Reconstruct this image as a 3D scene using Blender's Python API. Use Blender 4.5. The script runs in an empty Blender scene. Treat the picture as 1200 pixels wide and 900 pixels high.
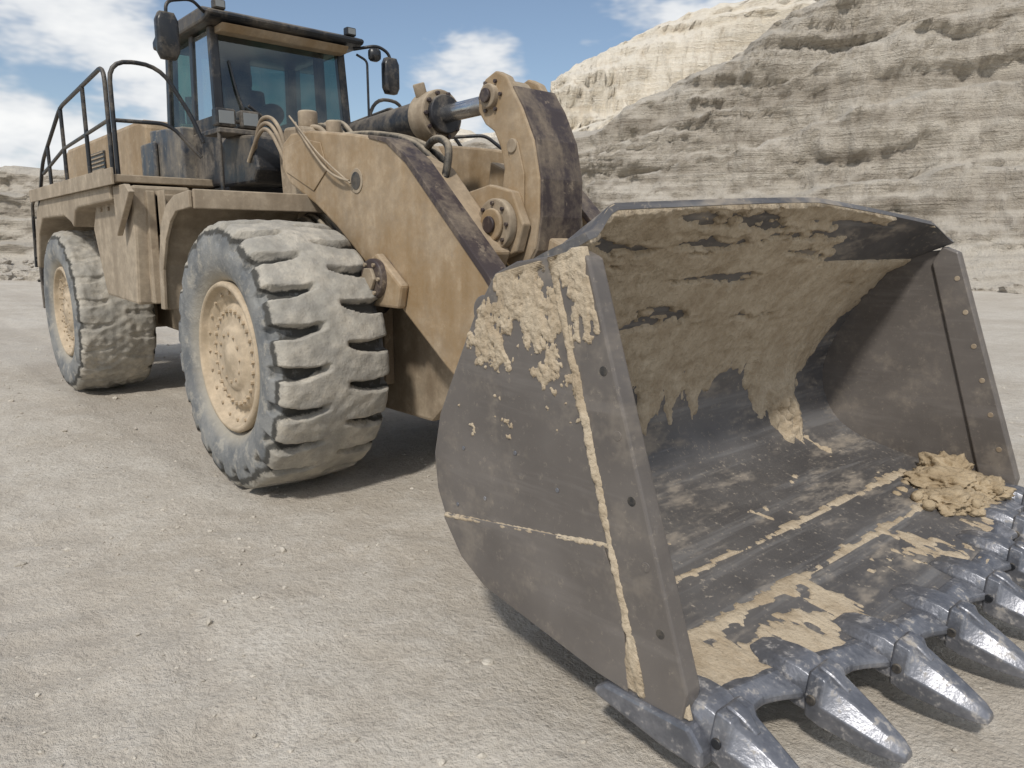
import bpy, bmesh, math, random
from mathutils import Vector, Matrix, noise
random.seed(7)
S=bpy.context.scene
COL=S.collection
S.view_settings.view_transform='Standard'; S.view_settings.look='None'; S.view_settings.exposure=0
def sm(a,b,x):
    t=max(0.0,min(1.0,(x-a)/(b-a))); return t*t*(3-2*t)
def fr(x,y,z,o=4): return noise.fractal(Vector((x,y,z)),0.9,2.0,o)
# ---------------------------------------------------------------- materials
class M:
    def __init__(s,name):
        s.m=bpy.data.materials.new(name); s.m.use_nodes=True; s.t=s.m.node_tree
        s.b=s.t.nodes["Principled BSDF"]; s.out=s.t.nodes["Material Output"]
    def n(s,t,**k):
        q=s.t.nodes.new(t)
        for a,b in k.items(): setattr(q,a,b)
        return q
    def L(s,a,b): s.t.links.new(a,b)
    def coord(s,scale=(1,1,1)):
        c=s.n("ShaderNodeTexCoord"); mp=s.n("ShaderNodeMapping"); mp.inputs['Scale'].default_value=scale
        s.L(c.outputs['Object'],mp.inputs[0]); return mp.outputs[0]
    def noise(s,scale,det=3,rough=.6,sc=(1,1,1),dist=0):
        q=s.n("ShaderNodeTexNoise"); q.inputs['Scale'].default_value=scale; q.inputs['Detail'].default_value=min(det,4)
        q.inputs['Roughness'].default_value=rough; q.inputs['Distortion'].default_value=dist
        s.L(s.coord(sc),q.inputs['Vector']); return q.outputs['Fac']
    def attr(s,n):
        q=s.n("ShaderNodeAttribute"); q.attribute_name=n; return q.outputs['Fac']
    def ramp(s,v,a,b,ca=0,cb=1):
        q=s.n("ShaderNodeMapRange"); q.interpolation_type='SMOOTHSTEP'
        q.inputs[1].default_value=a; q.inputs[2].default_value=b; q.inputs[3].default_value=ca; q.inputs[4].default_value=cb
        s.L(v,q.inputs[0]); return q.outputs[0]
    def math(s,op,a,b=None,clamp=False):
        q=s.n("ShaderNodeMath",operation=op); q.use_clamp=clamp
        for i,x in enumerate((a,b)):
            if x is None: continue
            if isinstance(x,(int,float)): q.inputs[i].default_value=x
            else: s.L(x,q.inputs[i])
        return q.outputs[0]
    def mix(s,f,a,b):
        q=s.n("ShaderNodeMix",data_type='RGBA')
        if isinstance(f,(int,float)): q.inputs[0].default_value=f
        else: s.L(f,q.inputs[0])
        for i,x in ((6,a),(7,b)):
            if isinstance(x,tuple): q.inputs[i].default_value=(*x,1)
            else: s.L(x,q.inputs[i])
        return q.outputs[2]
    def bump(s,h,st=.5,dist=.02,prev=None):
        q=s.n("ShaderNodeBump"); q.inputs['Strength'].default_value=st; q.inputs['Distance'].default_value=dist
        s.L(h,q.inputs['Height'])
        if prev is not None: s.L(prev,q.inputs['Normal'])
        return q.outputs[0]
    def up(s):
        g=s.n("ShaderNodeNewGeometry"); x=s.n("ShaderNodeSeparateXYZ"); s.L(g.outputs['Normal'],x.inputs[0]); return x.outputs[2]
    def fin(s,col,rough=.8,nrm=None,metal=0):
        if isinstance(col,tuple): s.b.inputs['Base Color'].default_value=(*col,1)
        else: s.L(col,s.b.inputs['Base Color'])
        if isinstance(rough,(int,float)): s.b.inputs['Roughness'].default_value=rough
        else: s.L(rough,s.b.inputs['Roughness'])
        if isinstance(metal,(int,float)): s.b.inputs['Metallic'].default_value=metal
        else: s.L(metal,s.b.inputs['Metallic'])
        if nrm is not None: s.L(nrm,s.b.inputs['Normal'])
        return s.m
DUST=(.43,.36,.27)
def dirty(name,base,dust=DUST,amt=.5,rough=.5,metal=0,upf=.75,splat=.7,streak=.3):
    m=M(name)
    a=m.noise(1.5,4,.68); st=m.noise(6,3,.6,(1,1,.12)); fine=m.noise(34,3,.75)
    u=m.ramp(m.up(),.15,.9,0,upf)
    f=m.math('ADD',m.ramp(a,.36,.64,amt-.3,amt+.3),m.math('MULTIPLY',m.ramp(st,.42,.62),streak))
    f=m.math('ADD',f,u); f=m.math('ADD',f,m.ramp(fine,.3,.7,-.12,.12),True)
    mid=m.noise(8,4,.7)
    d2=m.mix(m.ramp(mid,.3,.7),tuple(c*.80 for c in dust),tuple(min(1,c*1.15) for c in dust))
    bc=m.mix(st,tuple(c*.72 for c in base),tuple(c*1.15 for c in base))
    c=m.mix(f,bc,d2)
    sp=m.ramp(mid,.62,.66)
    c=m.mix(m.math('MULTIPLY',sp,splat*.6),c,tuple(c_*1.18 for c_ in dust))
    r=m.math('ADD',m.math('MULTIPLY',f,.85-rough),rough,True)
    n=m.bump(m.math('ADD',m.math('MULTIPLY',fine,.3),mid),.28,.010)
    return m.fin(c,r,n,metal)
mTan=dirty("dusty_yellow_paint",(.30,.20,.10),(.37,.29,.20),.45,.5,streak=.22,splat=.5)
mTan2=dirty("dusty_frame_paint",(.22,.165,.11),(.36,.295,.215),.5,.6)
mFend=dirty("muddy_fender_paint",(.25,.195,.135),(.38,.315,.235),.6,.6)
mBlack=dirty("dusty_black_paint",(.022,.022,.026),(.28,.24,.19),.06,.45,splat=.3,upf=.5)
mBlk2=dirty("black_trim",(.016,.018,.022),(.25,.21,.16),.0,.35,upf=.35,splat=.1,streak=.12)
mEdge=dirty("worn_dark_edge",(.050,.036,.036),(.30,.24,.17),.02,.5,upf=.10,splat=.6)
mNavy=dirty("dark_grey_panel",(.045,.055,.075),(.3,.26,.2),.15,.4)
mRim=dirty("muddy_rim",(.36,.28,.18),(.48,.39,.28),.7,.7)
mHose=dirty("rubber_hose",(.02,.02,.02),(.33,.28,.21),.2,.6)
mSteel=dirty("polished_rod",(.55,.56,.58),(.4,.34,.27),.0,.2,.9,upf=.1,splat=.3,streak=.1)
def tyre_mat():
    m=M("dusty_rubber"); c=m.n("ShaderNodeTexCoord"); sx=m.n("ShaderNodeSeparateXYZ"); m.L(c.outputs['Object'],sx.inputs[0])
    r=m.math('SQRT',m.math('ADD',m.math('MULTIPLY',sx.outputs[0],sx.outputs[0]),m.math('MULTIPLY',sx.outputs[2],sx.outputs[2])))
    mid=m.noise(7,4,.7); big=m.noise(2.6,4,.7); fine=m.noise(30,3,.75)
    rr=m.math('ADD',r,m.ramp(mid,.2,.8,-.025,.025))
    side=m.mix(m.ramp(big,.32,.68),(.120,.128,.135),(.25,.25,.24))
    side=m.mix(m.ramp(mid,.50,.68,0,.75),side,(.38,.355,.305))
    side=m.mix(m.ramp(rr,.60,.74,.8,0),side,(.38,.345,.28))
    land=m.mix(m.ramp(big,.3,.7),(.30,.285,.25),(.49,.45,.38))
    land=m.mix(m.ramp(mid,.40,.58,.5,0),land,(.24,.23,.21))
    land=m.mix(m.ramp(fine,.55,.72,0,.45),land,(.22,.205,.185))
    c1=m.mix(m.ramp(rr,.93,.955),side,(.06,.058,.052))
    c2=m.mix(m.ramp(rr,.975,1.0),c1,land)
    h=m.math('ADD',fine,m.math('MULTIPLY',mid,1.5))
    return m.fin(c2,.85,m.bump(h,.5,.014))
mTyre=tyre_mat()
def mud_mat(name="caked_mud",a=(.36,.285,.195),b=(.50,.42,.31)):
    m=M(name); mid=m.noise(5,4,.72); f=m.noise(38,3,.78)
    c=m.mix(m.ramp(mid,.3,.7),a,b)
    c=m.mix(m.ramp(f,.52,.72,0,.5),c,tuple(x*.62 for x in a))
    h=m.math('ADD',f,m.math('MULTIPLY',mid,2.0))
    return m.fin(c,.9,m.bump(h,.7,.014))
mMud=mud_mat()
mMudPile=mud_mat("soil",(.31,.235,.145),(.45,.36,.24))
def bsteel(name,inside):
    m=M(name); big=m.noise(1.3,4,.6); scr=m.noise(6,4,.75,(1,.06,1) if inside else (.12,1,1)); fine=m.noise(30,4,.8)
    if inside:
        base=m.mix(m.ramp(big,.3,.7),(.085,.083,.086),(.155,.150,.150)); base=m.mix(m.ramp(scr,.50,.66,0,.6),base,(.24,.238,.24))
    else:
        base=m.mix(m.ramp(big,.3,.7),(.112,.100,.092),(.170,.153,.140)); base=m.mix(m.ramp(scr,.52,.66,0,.35),base,(.22,.20,.185))
    dust=m.ramp(m.noise(4,4,.75,(1,.35,1)),.50,.70,0,.5 if inside else .22)
    u=m.ramp(m.up(),.3,1.,0,.05)
    sp=m.ramp(fine,.58,.68,0,.6 if inside else .25)
    f=m.math('ADD',m.math('ADD',dust,u),sp,True)
    c=m.mix(f,base,(.40,.34,.265))
    r=m.ramp(m.math('ADD',f,m.math('MULTIPLY',fine,.2)),0,.8,.40,.85)
    return m.fin(c,r,m.bump(m.math('ADD',big,m.math('MULTIPLY',fine,.1)),.3,.02),m.ramp(f,0,.5,.25 if inside else .1,0))
mBin=bsteel("worn_bucket_steel",True); mBout=bsteel("bucket_side_steel",False)
def tooth_mat():
    m=M("ground_steel_teeth"); n1=m.noise(6,4,.72); n2=m.noise(24,3,.78)
    c=m.mix(m.ramp(n1,.3,.7),(.13,.137,.157),(.26,.265,.29))
    f=m.math('ADD',m.ramp(n1,.56,.68,0,.45),m.ramp(n2,.54,.70,0,.5),True)
    c=m.mix(f,c,(.36,.33,.29))
    return m.fin(c,m.ramp(f,0,1,.36,.85),m.bump(m.math('ADD',n2,n1),.35,.006),m.ramp(f,0,.6,.55,0))
mTooth=tooth_mat()
def glass_mat():
    m=M("tinted_cab_glass"); t=m.n("ShaderNodeBsdfTransparent"); t.inputs[0].default_value=(.26,.40,.38,1)
    g=m.n("ShaderNodeBsdfGlossy"); g.inputs['Roughness'].default_value=.04; g.inputs[0].default_value=(.85,.92,.95,1)
    d=m.n("ShaderNodeBsdfDiffuse"); d.inputs[0].default_value=(.35,.36,.33,1)
    lw=m.n("ShaderNodeLayerWeight"); lw.inputs[0].default_value=.25
    mx=m.n("ShaderNodeMixShader"); m.L(m.ramp(lw.outputs['Fresnel'],0,1,.10,.8),mx.inputs[0]); m.L(t.outputs[0],mx.inputs[1]); m.L(g.outputs[0],mx.inputs[2])
    m2=m.n("ShaderNodeMixShader"); m.L(m.ramp(m.noise(3,4,.6),.35,.75,.02,.14),m2.inputs[0]); m.L(mx.outputs[0],m2.inputs[1]); m.L(d.outputs[0],m2.inputs[2])
    m.L(m2.outputs[0],m.out.inputs[0]); return m.m
mGlass=glass_mat()
m_=M("lamp_lens"); mLens=m_.fin((.20,.21,.21),.12)
def ground_mat():
    m=M("chalky_ground")
    a=m.attr("mott"); tr=m.attr("track"); b=m.noise(4.2,4,.78); f=m.noise(26,4,.82)
    c=m.mix(m.ramp(a,-.6,.6),(.475,.425,.355),(.565,.52,.45)); c=m.mix(m.ramp(b,.44,.66,0,.38),c,(.65,.61,.545))
    c=m.mix(m.ramp(b,.34,.48,.25,0),c,(.40,.35,.29))
    c=m.mix(m.ramp(f,.48,.66,0,.60),c,(.35,.31,.26))
    c=m.mix(m.ramp(f,.30,.40,.4,0),c,(.68,.64,.58))
    c=m.mix(m.math('MULTIPLY',tr,.42),c,(.40,.355,.30))
    h=m.math('ADD',m.math('MULTIPLY',b,1.8),m.math('MULTIPLY',f,1.2))
    return m.fin(c,.95,m.bump(h,.75,.028))
mGround=ground_mat()
def rock_mat(name,lo,hi,pale,dark):
    m=M(name)
    s1=m.noise(1.0,4,.72,(.06,.06,.9),.5); s2=m.noise(1.0,3,.75,(.22,.22,4.2),.4); v=m.noise(1.3,3,.72,(1,1,.22)); f=m.noise(4,4,.8)
    c=m.mix(m.ramp(s1,.38,.62),lo,hi); c=m.mix(m.ramp(s2,.50,.64,0,.5),c,pale); c=m.mix(m.ramp(s2,.34,.44,.5,0),c,dark)
    c=m.mix(m.ramp(v,.50,.66,0,.45),c,dark); c=m.mix(m.ramp(f,.54,.70,0,.55),c,dark)
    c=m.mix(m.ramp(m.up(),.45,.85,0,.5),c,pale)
    return m.fin(c,.95,m.bump(m.math('ADD',f,m.math('MULTIPLY',s2,.8)),.95,.30))
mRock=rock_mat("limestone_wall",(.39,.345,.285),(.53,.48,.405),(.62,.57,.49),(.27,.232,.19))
mSunTone=rock_mat("limestone_sunlit_tone",(.74,.66,.53),(.83,.76,.64),(.88,.82,.71),(.58,.49,.38))  # far hill: its sunlit look is painted in as a brighter rock colour
# ---------------------------------------------------------------- helpers
PAR=None
def link(o,mat=None,smooth=False):
    COL.objects.link(o)
    if mat: o.data.materials.append(mat)
    if PAR is not None: o.parent=PAR
    return o
def mesh(name,vs,fs,mat,smooth=False,bev=0,seg=2):
    me=bpy.data.meshes.new(name); me.from_pydata(vs,[],fs)
    bm=bmesh.new(); bm.from_mesh(me); bmesh.ops.recalc_face_normals(bm,faces=bm.faces)
    bm.to_mesh(me); bm.free(); me.update()
    if smooth: me.polygons.foreach_set("use_smooth",[True]*len(me.polygons))
    o=link(bpy.data.objects.new(name,me),mat)
    if bev>0:
        b=o.modifiers.new("b",'BEVEL'); b.width=bev; b.segments=seg; b.limit_method='ANGLE'; b.angle_limit=math.radians(28); b.harden_normals=False
    return o
def prism(name,pts,y0,y1,mat,bev=.012):
    n=len(pts); vs=[(x,y0,z) for x,z in pts]+[(x,y1,z) for x,z in pts]
    fs=[tuple(range(n)),tuple(range(2*n-1,n-1,-1))]+[(i,(i+1)%n,n+(i+1)%n,n+i) for i in range(n)]
    return mesh(name,vs,fs,mat,bev=bev)
def box(name,a,b,mat,bev=.012):
    return prism(name,[(a[0],a[2]),(b[0],a[2]),(b[0],b[2]),(a[0],b[2])],a[1],b[1],mat,bev)
def cyl(name,p0,p1,r,mat,seg=28,bev=.006,r2=None):
    p0=Vector(p0);p1=Vector(p1); d=(p1-p0); q=d.to_track_quat('Z','Y'); r2=r if r2 is None else r2
    vs=[];
    for P,R in ((p0,r),(p1,r2)):
        for i in range(seg):
            a=2*math.pi*i/seg; vs.append(tuple(P+q@Vector((R*math.cos(a),R*math.sin(a),0))))
    fs=[tuple(range(seg)),tuple(range(2*seg-1,seg-1,-1))]+[(i,(i+1)%seg,seg+(i+1)%seg,seg+i) for i in range(seg)]
    o=mesh(name,vs,fs,mat,bev=bev)
    for p in o.data.polygons:
        if len(p.vertices)==4: p.use_smooth=True
    return o
def tube(name,pts,r,mat,cyc=False,smooth=True):
    cu=bpy.data.curves.new(name,'CURVE'); cu.dimensions='3D'; cu.bevel_depth=r; cu.bevel_resolution=3; cu.use_fill_caps=True
    if smooth:
        s=cu.splines.new('NURBS'); s.points.add(len(pts)-1)
        for i,p in enumerate(pts): s.points[i].co=(*p,1)
        s.use_endpoint_u=True; s.order_u=3; s.resolution_u=8
    else:
        s=cu.splines.new('POLY'); s.points.add(len(pts)-1)
        for i,p in enumerate(pts): s.points[i].co=(*p,1)
    return link(bpy.data.objects.new(name,cu),mat)
def rail(name,pts,r,mat,rad=.1):
    P=[Vector(p) for p in pts]; out=[P[0]]
    for i in range(1,len(P)-1):
        a=(P[i-1]-P[i]); b=(P[i+1]-P[i]); ra=min(rad,a.length*.45,b.length*.45)
        A=P[i]+a.normalized()*ra; B=P[i]+b.normalized()*ra
        for k in range(6):
            t=k/5; out.append(A*(1-t)**2+P[i]*2*t*(1-t)+B*t*t)
    out.append(P[-1]); return tube(name,[tuple(q) for q in out],r,mat,smooth=False)
def loft(name,secs,mat,bev=.006,seg=16,pw=4.0):
    vs=[];fs=[]
    for (c,w,h) in secs:
        for i in range(seg):
            a=2*math.pi*(i+.5)/seg; ca,sa=math.cos(a),math.sin(a)
            k=(abs(ca)**pw+abs(sa)**pw)**(-1/pw)
            vs.append((c[0],c[1]+w/2*ca*k,c[2]+h/2*sa*k))
    for j in range(len(secs)-1):
        for i in range(seg):
            fs.append((j*seg+i,j*seg+(i+1)%seg,(j+1)*seg+(i+1)%seg,(j+1)*seg+i))
    fs.append(tuple(range(seg))); fs.append(tuple(range(len(secs)*seg-1,(len(secs)-1)*seg-1,-1)))
    return mesh(name,vs,fs,mat,smooth=True)
def boxloft(name,base,sl,secs,mat,bev=.012):
    vs=[];fs=[]; bx,by,bz=base
    for d,wt,wm,wb,zt,zm,zb in secs:
        for w,z in ((-wt,zt),(wt,zt),(wm,zm),(wb,zb),(-wb,zb),(-wm,zm)):
            vs.append((bx+d,by+w/2,bz+sl*d+z))
    n=len(secs)
    for j in range(n-1):
        for i in range(6): fs.append((j*6+i,j*6+(i+1)%6,(j+1)*6+(i+1)%6,(j+1)*6+i))
    fs.append(tuple(range(6))); fs.append(tuple(range(n*6-1,n*6-7,-1)))
    o=mesh(name,vs,fs,mat,bev=bev,seg=3)
    o.data.polygons.foreach_set("use_smooth",[True]*len(o.data.polygons)); o.modifiers[0].harden_normals=True
    return o
def lathe(name,prof,mat,n=64,loc=(0,0,0),rotz=0):
    vs=[];fs=[];m=len(prof)
    for i in range(n):
        a=2*math.pi*i/n
        for y,r in prof: vs.append((r*math.cos(a),y,r*math.sin(a)))
    for i in range(n):
        for j in range(m-1):
            fs.append((i*m+j,((i+1)%n)*m+j,((i+1)%n)*m+j+1,i*m+j+1))
    o=mesh(name,vs,fs,mat,smooth=True); o.location=loc; o.rotation_euler[2]=rotz
    return o
# ---------------------------------------------------------------- loader
L=bpy.data.objects.new("wheel_loader",None); COL.objects.link(L); PAR=L
TA=[]
for i in range(19): TA.append((.385*i/18,1.055-.018*(i/18)**2))
TA+=[(.41,1.025),(.432,1.0),(.448,.97),(.459,.935),(.466,.895),(.469,.85),(.466,.80),(.455,.745),(.436,.69),(.412,.65),(.382,.615),(.345,.59),(.30,.57)]
half=list(reversed(TA))
prof=[(-a,r,-1) for a,r in half]+[(a,r,1) for a,r in TA[1:]]
NS=22
def tyre_mesh(depth,seed,lump):
    n=NS*28; m=len(prof); vs=[];fs=[]
    for i in range(n):
        th=2*math.pi*i/n
        for a,r,sd in prof:
            aa=abs(a)
            off=(.5 if sd>0 else 0)+ .20*math.sin(aa/.46*2.4)
            ph=((i/28)+off)%1.0; dist=abs(ph-.5)*(2*math.pi/NS)*1.04
            e=noise.noise(Vector((math.cos(th)*9+seed,math.sin(th)*9,a*9)))
            hw=.012+.030*sm(.05,.42,aa)+e*.010
            slot=1-sm(hw,hw+.018,dist)
            dep=depth*sm(.06,.13,aa)*sm(.87,.98,r)
            w=noise.noise(Vector((math.cos(th)*4+seed,math.sin(th)*4,a*5)))*.010*lump
            ch=noise.noise(Vector((math.cos(th)*14+seed,math.sin(th)*14,a*14)))*.009*sm(.93,1.0,r)*lump
            R=r-dep*slot+w*sm(.6,.9,r)+ch
            y=a
            if r<.9: y=a+math.copysign(.007*(sm(.02,0,abs(r-.80))+sm(.02,0,abs(r-.69))),a)
            y-=math.copysign(dep*slot*.35*sm(.38,.45,aa),a)
            vs.append((R*math.cos(th),y,R*math.sin(th)))
    for i in range(n):
        for j in range(m-1):
            fs.append((i*m+j,((i+1)%n)*m+j,((i+1)%n)*m+j+1,i*m+j+1))
    me=bpy.data.meshes.new("tyre"); me.from_pydata(vs,[],fs); me.update()
    me.polygons.foreach_set("use_smooth",[True]*len(me.polygons)); me.materials.append(mTyre)
    return me
tmF=tyre_mesh(.09,1,1.0); tmR=tyre_mesh(.022,5,2.4)
rim_prof=[(-.32,.58),(-.395,.592),(-.415,.58),(-.42,.557),(-.405,.545),(-.37,.537),(-.355,.515),(-.35,.49),(-.32,.465),(-.305,.43),(-.32,.41),(-.345,.39),(-.35,.35),(-.345,.30),(-.35,.26),(-.375,.24),(-.385,.21),(-.38,.12),(-.395,.10),(-.40,.0)]
ZW=1.045
def wheel(tag,x,y,rot,tm,yc):
    o=bpy.data.objects.new("tyre_"+tag,tm); COL.objects.link(o); o.parent=L; o.location=(x,y,ZW); o.rotation_euler=(0,yc,rot)
    lathe("rim_"+tag,rim_prof,mRim,72,(x,y,ZW),rot)
    vs=[];fs=[]
    def bolt(R,a,y0,y1,s):
        b=len(vs); cx,cz=R*math.cos(a),R*math.sin(a)
        for yy in (y0,y1):
            for k in range(6):
                t=k*math.pi/3+a; vs.append((cx+s*math.cos(t),yy,cz+s*math.sin(t)))
        fs.append(tuple(range(b+6,b+12)))
        for k in range(6): fs.append((b+k,b+(k+1)%6,b+6+(k+1)%6,b+6+k))
    for k in range(28): bolt(.365,2*math.pi*k/28,-.34,-.372,.017)
    for k in range(20): bolt(.50,2*math.pi*k/20,-.34,-.367,.014)
    for k in range(12): bolt(.19,2*math.pi*k/12,-.37,-.398,.014)
    b=mesh("wheel_bolts_"+tag,vs,fs,mRim); b.location=(x,y,ZW); b.rotation_euler[2]=rot
FX,RX=-.24,-5.85
wheel("front_right",FX,-1.31,0,tmF,.1); wheel("front_left",FX,1.31,math.pi,tmF,.3)
wheel("rear_right",RX,-1.31,0,tmR,.5); wheel("rear_left",RX,1.31,math.pi,tmR,.2)
for x,t in ((FX,"front"),(RX,"rear")):
    cyl("axle_"+t,(x,-.95,1.0),(x,.95,1.0),.24,mTan2,32,.02)
    cyl("final_drive_a_"+t,(x,-1.15,1.03),(x,-.8,1.03),.4,mTan2,40,.03)
    cyl("final_drive_b_"+t,(x,.8,1.03),(x,1.15,1.03),.4,mTan2,40,.03)
    cyl("differential_"+t,(x-.45,0,1.0),(x+.45,0,1.0),.38,mTan2,32,.06)
prism("front_frame",[(-1.9,.75),(-1.3,.5),(.7,.5),(1.05,.8),(1.0,1.3),(.35,1.75),(-.25,2.55),(-.45,2.85),(-1.15,2.9),(-1.35,2.3),(-1.9,1.9)],-.46,.46,mTan2,.03)
box("front_frame_plate",(-1.2,-.56,.75),(.2,-.47,1.9),mTan2)
for s,t in ((-1,"right"),(1,"left")):
    prism("frame_tower_"+t,[(-1.15,1.9),(-.35,1.9),(-.45,2.70),(-.6,2.86),(-1.0,2.9),(-1.2,2.75)],min(s*.62,s*.47),max(s*.62,s*.47),mTan2,.02)
prism("rear_frame",[(-8.2,.9),(-2.2,.7),(-2.0,1.1),(-2.2,2.2),(-3,2.5),(-8.4,2.5),(-8.5,1.3)],-.62,.62,mTan2,.03)
prism("counterweight",[(-9.0,1.0),(-7.6,.9),(-7.4,1.5),(-7.6,2.5),(-8.9,2.5),(-9.1,2.2)],-1.35,1.35,mTan,.06)
arm=[(-1.02,2.80),(-.85,2.87),(-.5,2.86),(.2,2.76),(.70,2.66),(.95,2.50),(1.80,1.73),(2.40,1.14),(2.62,.88),(2.68,.62),(2.6,.46),(2.4,.47),(1.38,1.06),(.64,1.57),(-.11,2.06),(-.45,2.25),(-.92,2.45),(-1.06,2.6)]
for s,t in ((-1,"right"),(1,"left")):
    y0,y1=(-.80,-.62) if s<0 else (.62,.80)
    prism("lift_arm_"+t,arm,y0,y1,mTan,.02)
    e=[(.45,2.722),(.70,2.676),(.965,2.515),(1.82,1.745),(2.40,1.155),(2.37,1.12),(1.79,1.71),(.94,2.48),(.69,2.64),(.45,2.70)]
    prism("arm_edge_plate_"+t,e,y0-.010,y1+.012,mEdge,.004)
    yy=s*.72
    cyl("lift_cylinder_"+t,(-.75,yy*.8,1.15),(.25,yy*.9,1.48),.13,mBlack,28,.01)
    cyl("lift_rod_"+t,(.2,yy*.88,1.47),(.75,yy*.95,1.62),.065,mSteel,24,.004)
    cyl("lift_pin_boss_"+t,(.62,s*.60,1.66),(.62,s*.93,1.66),.15,mEdge,28,.015)
    cyl("lift_pin_cap_"+t,(.62,s*.93,1.66),(.62,s*.96,1.66),.09,mTan2,6,.006)
    for k in range(6):
        a=k*math.pi/3; cyl("lift_pin_bolt_%s_%d"%(t,k),(.62+.118*math.cos(a),s*.925,1.66+.118*math.sin(a)),(.62+.118*math.cos(a),s*.948,1.66+.118*math.sin(a)),.016,mTan2,6,.002)
    prism("lift_pin_bracket_"+t,[(.35,1.72),(.62,1.85),(.95,1.62),(.9,1.45),(.55,1.45)],s*.80+(.002*s),s*.88,mTan,.02)
    prism("arm_doubler_"+t,[(-.95,2.55),(-.45,2.36),(-.2,2.52),(-.3,2.74),(-.6,2.80),(-.98,2.76)],s*.801,s*.812,mTan,.006)
cyl("arm_hole_rim",(.25,-.808,2.40),(.25,-.80,2.40),.095,mTan2,28,.003)
cyl("arm_hole",(.25,-.812,2.40),(.25,-.808,2.40),.068,mBlk2,28,.001)
cyl("arm_cross_tube",(1.02,-.62,2.0),(1.02,.62,2.0),.2,mTan,40,.01)
for s,t in ((-1,"a"),(1,"b")):
    prism("arm_cross_plate_"+t,[(.55,2.60),(.85,2.48),(1.5,1.86),(1.38,1.62),(1.0,1.7),(.5,2.3)],min(s*.617,s*.30),max(s*.617,s*.30),mTan,.02)
    prism("crank_mount_"+t,[(.8,1.85),(1.0,2.3),(1.25,2.34),(1.5,2.28),(1.62,2.05),(1.55,1.86),(1.3,1.78)],min(s*.30,s*.22)-.001*s,max(s*.30,s*.22)-.001*s,mTan,.012)
    cyl("crank_boss_"+t,(1.38,s*.30,2.05),(1.38,s*.37,2.05),.185,mTan2,36,.012)
    cyl("crank_boss_cap_"+t,(1.38,s*.37,2.05),(1.38,s*.40,2.05),.115,mTan,36,.01)
    cyl("crank_pin_"+t,(1.38,s*.40,2.05),(1.38,s*.425,2.05),.06,mEdge,28,.008)
    for k in range(8):
        a=k*math.pi/4; cyl("crank_bolt_%s%d"%(t,k),(1.38+.15*math.cos(a),s*.365,2.05+.15*math.sin(a)),(1.38+.15*math.cos(a),s*.388,2.05+.15*math.sin(a)),.016,mEdge,6,.002)
crank=[(1.02,2.88),(1.02,3.0),(1.10,3.10),(1.22,3.14),(1.33,3.09),(1.40,2.99),(1.50,2.85),(1.62,2.62),(1.68,2.36),(1.68,2.1),(1.64,1.88),(1.54,1.74),(1.36,1.76),(1.22,1.87),(1.17,2.02),(1.20,2.16),(1.28,2.29),(1.31,2.45),(1.27,2.6),(1.20,2.72),(1.10,2.78)]
prism("tilt_crank_plate_a",crank,-.205,-.13,mTan,.014)
prism("tilt_crank_plate_b",[(x-.02,z-.01) for x,z in crank],.13,.205,mTan,.014)
ci=[(1.40,3.015),(1.517,2.855),(1.638,2.625),(1.698,2.36),(1.698,2.1),(1.655,1.87),(1.56,1.74),(1.45,1.9),(1.48,2.1),(1.50,2.36),(1.45,2.6),(1.36,2.78),(1.32,2.95)]
prism("tilt_crank_web",ci,-.192,.215,mEdge,.006)
cyl("crank_rib_boss",(1.42,-.235,2.60),(1.42,-.205,2.60),.05,mTan2,20,.006)
prism("crank_doubler",[(1.28,2.05),(1.34,2.2),(1.40,2.42),(1.37,2.62),(1.47,2.62),(1.54,2.4),(1.54,2.15),(1.48,1.95)],-.222,-.206,mTan,.006)
cyl("crank_top_pin",(1.17,-.25,2.97),(1.17,.25,2.97),.085,mTan2,32,.01)
cyl("crank_top_cap",(1.17,-.275,2.97),(1.17,-.25,2.97),.05,mEdge,24,.006)
for k in range(6):
    a=k*math.pi/3; cyl("crank_top_bolt_%d"%k,(1.17+.11*math.cos(a),-.225,2.97+.11*math.sin(a)),(1.17+.11*math.cos(a),-.205,2.97+.11*math.sin(a)),.015,mEdge,6,.002)
cyl("tilt_rod_eye",(1.17,-.10,2.97),(1.17,.10,2.97),.13,mTan2,32,.01)
cyl("tilt_rod",(.3,0,2.97),(1.1,0,2.98),.07,mSteel,28,.004)
cyl("tilt_cylinder",(-1.3,0,2.90),(.22,0,2.97),.16,mBlk2,36,.01)
cyl("tilt_cylinder_gland",(.08,0,2.965),(.30,0,2.97),.205,mTan2,36,.015)
cyl("tilt_cylinder_flange",(.30,0,2.97),(.36,0,2.972),.155,mBlack,36,.01)
for k in range(10):
    a=k*math.pi/5; cyl("gland_bolt_%d"%k,(.29,.175*math.cos(a),2.97+.175*math.sin(a)),(.325,.175*math.cos(a),2.97+.175*math.sin(a)),.018,mEdge,6,.002)
cyl("gland_port",(.16,-.1,3.10),(.16,-.14,3.22),.05,mTan2,16,.01)
prism("tilt_link",[(1.5,1.9),(1.68,1.96),(2.55,1.62),(2.6,1.5),(2.5,1.42),(1.5,1.74)],-.09,.09,mTan,.02)
for k,(a,b,c) in enumerate([(-.22,2.72,.1),(-.30,2.62,.06)]):
    tube("hose_tilt_%d"%k,[(-1.3,a,2.9),(-.7,a,2.9),(0,a,2.82),(.5,a,2.66),(.75,a,b-.3),(.6,a+.05,2.2)],.028,mHose)
for k in range(4):
    y=-.45+.09*k
    tube("hose_tower_%d"%k,[(-1.5,y-.1,2.4),(-1.45,y-.05,2.85+.02*k),(-1.15,y,3.02+.03*k),(-.8,y,2.9),(-.6,y+.05,2.5)],.024,mHose if k%2 else mTan2)
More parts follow.
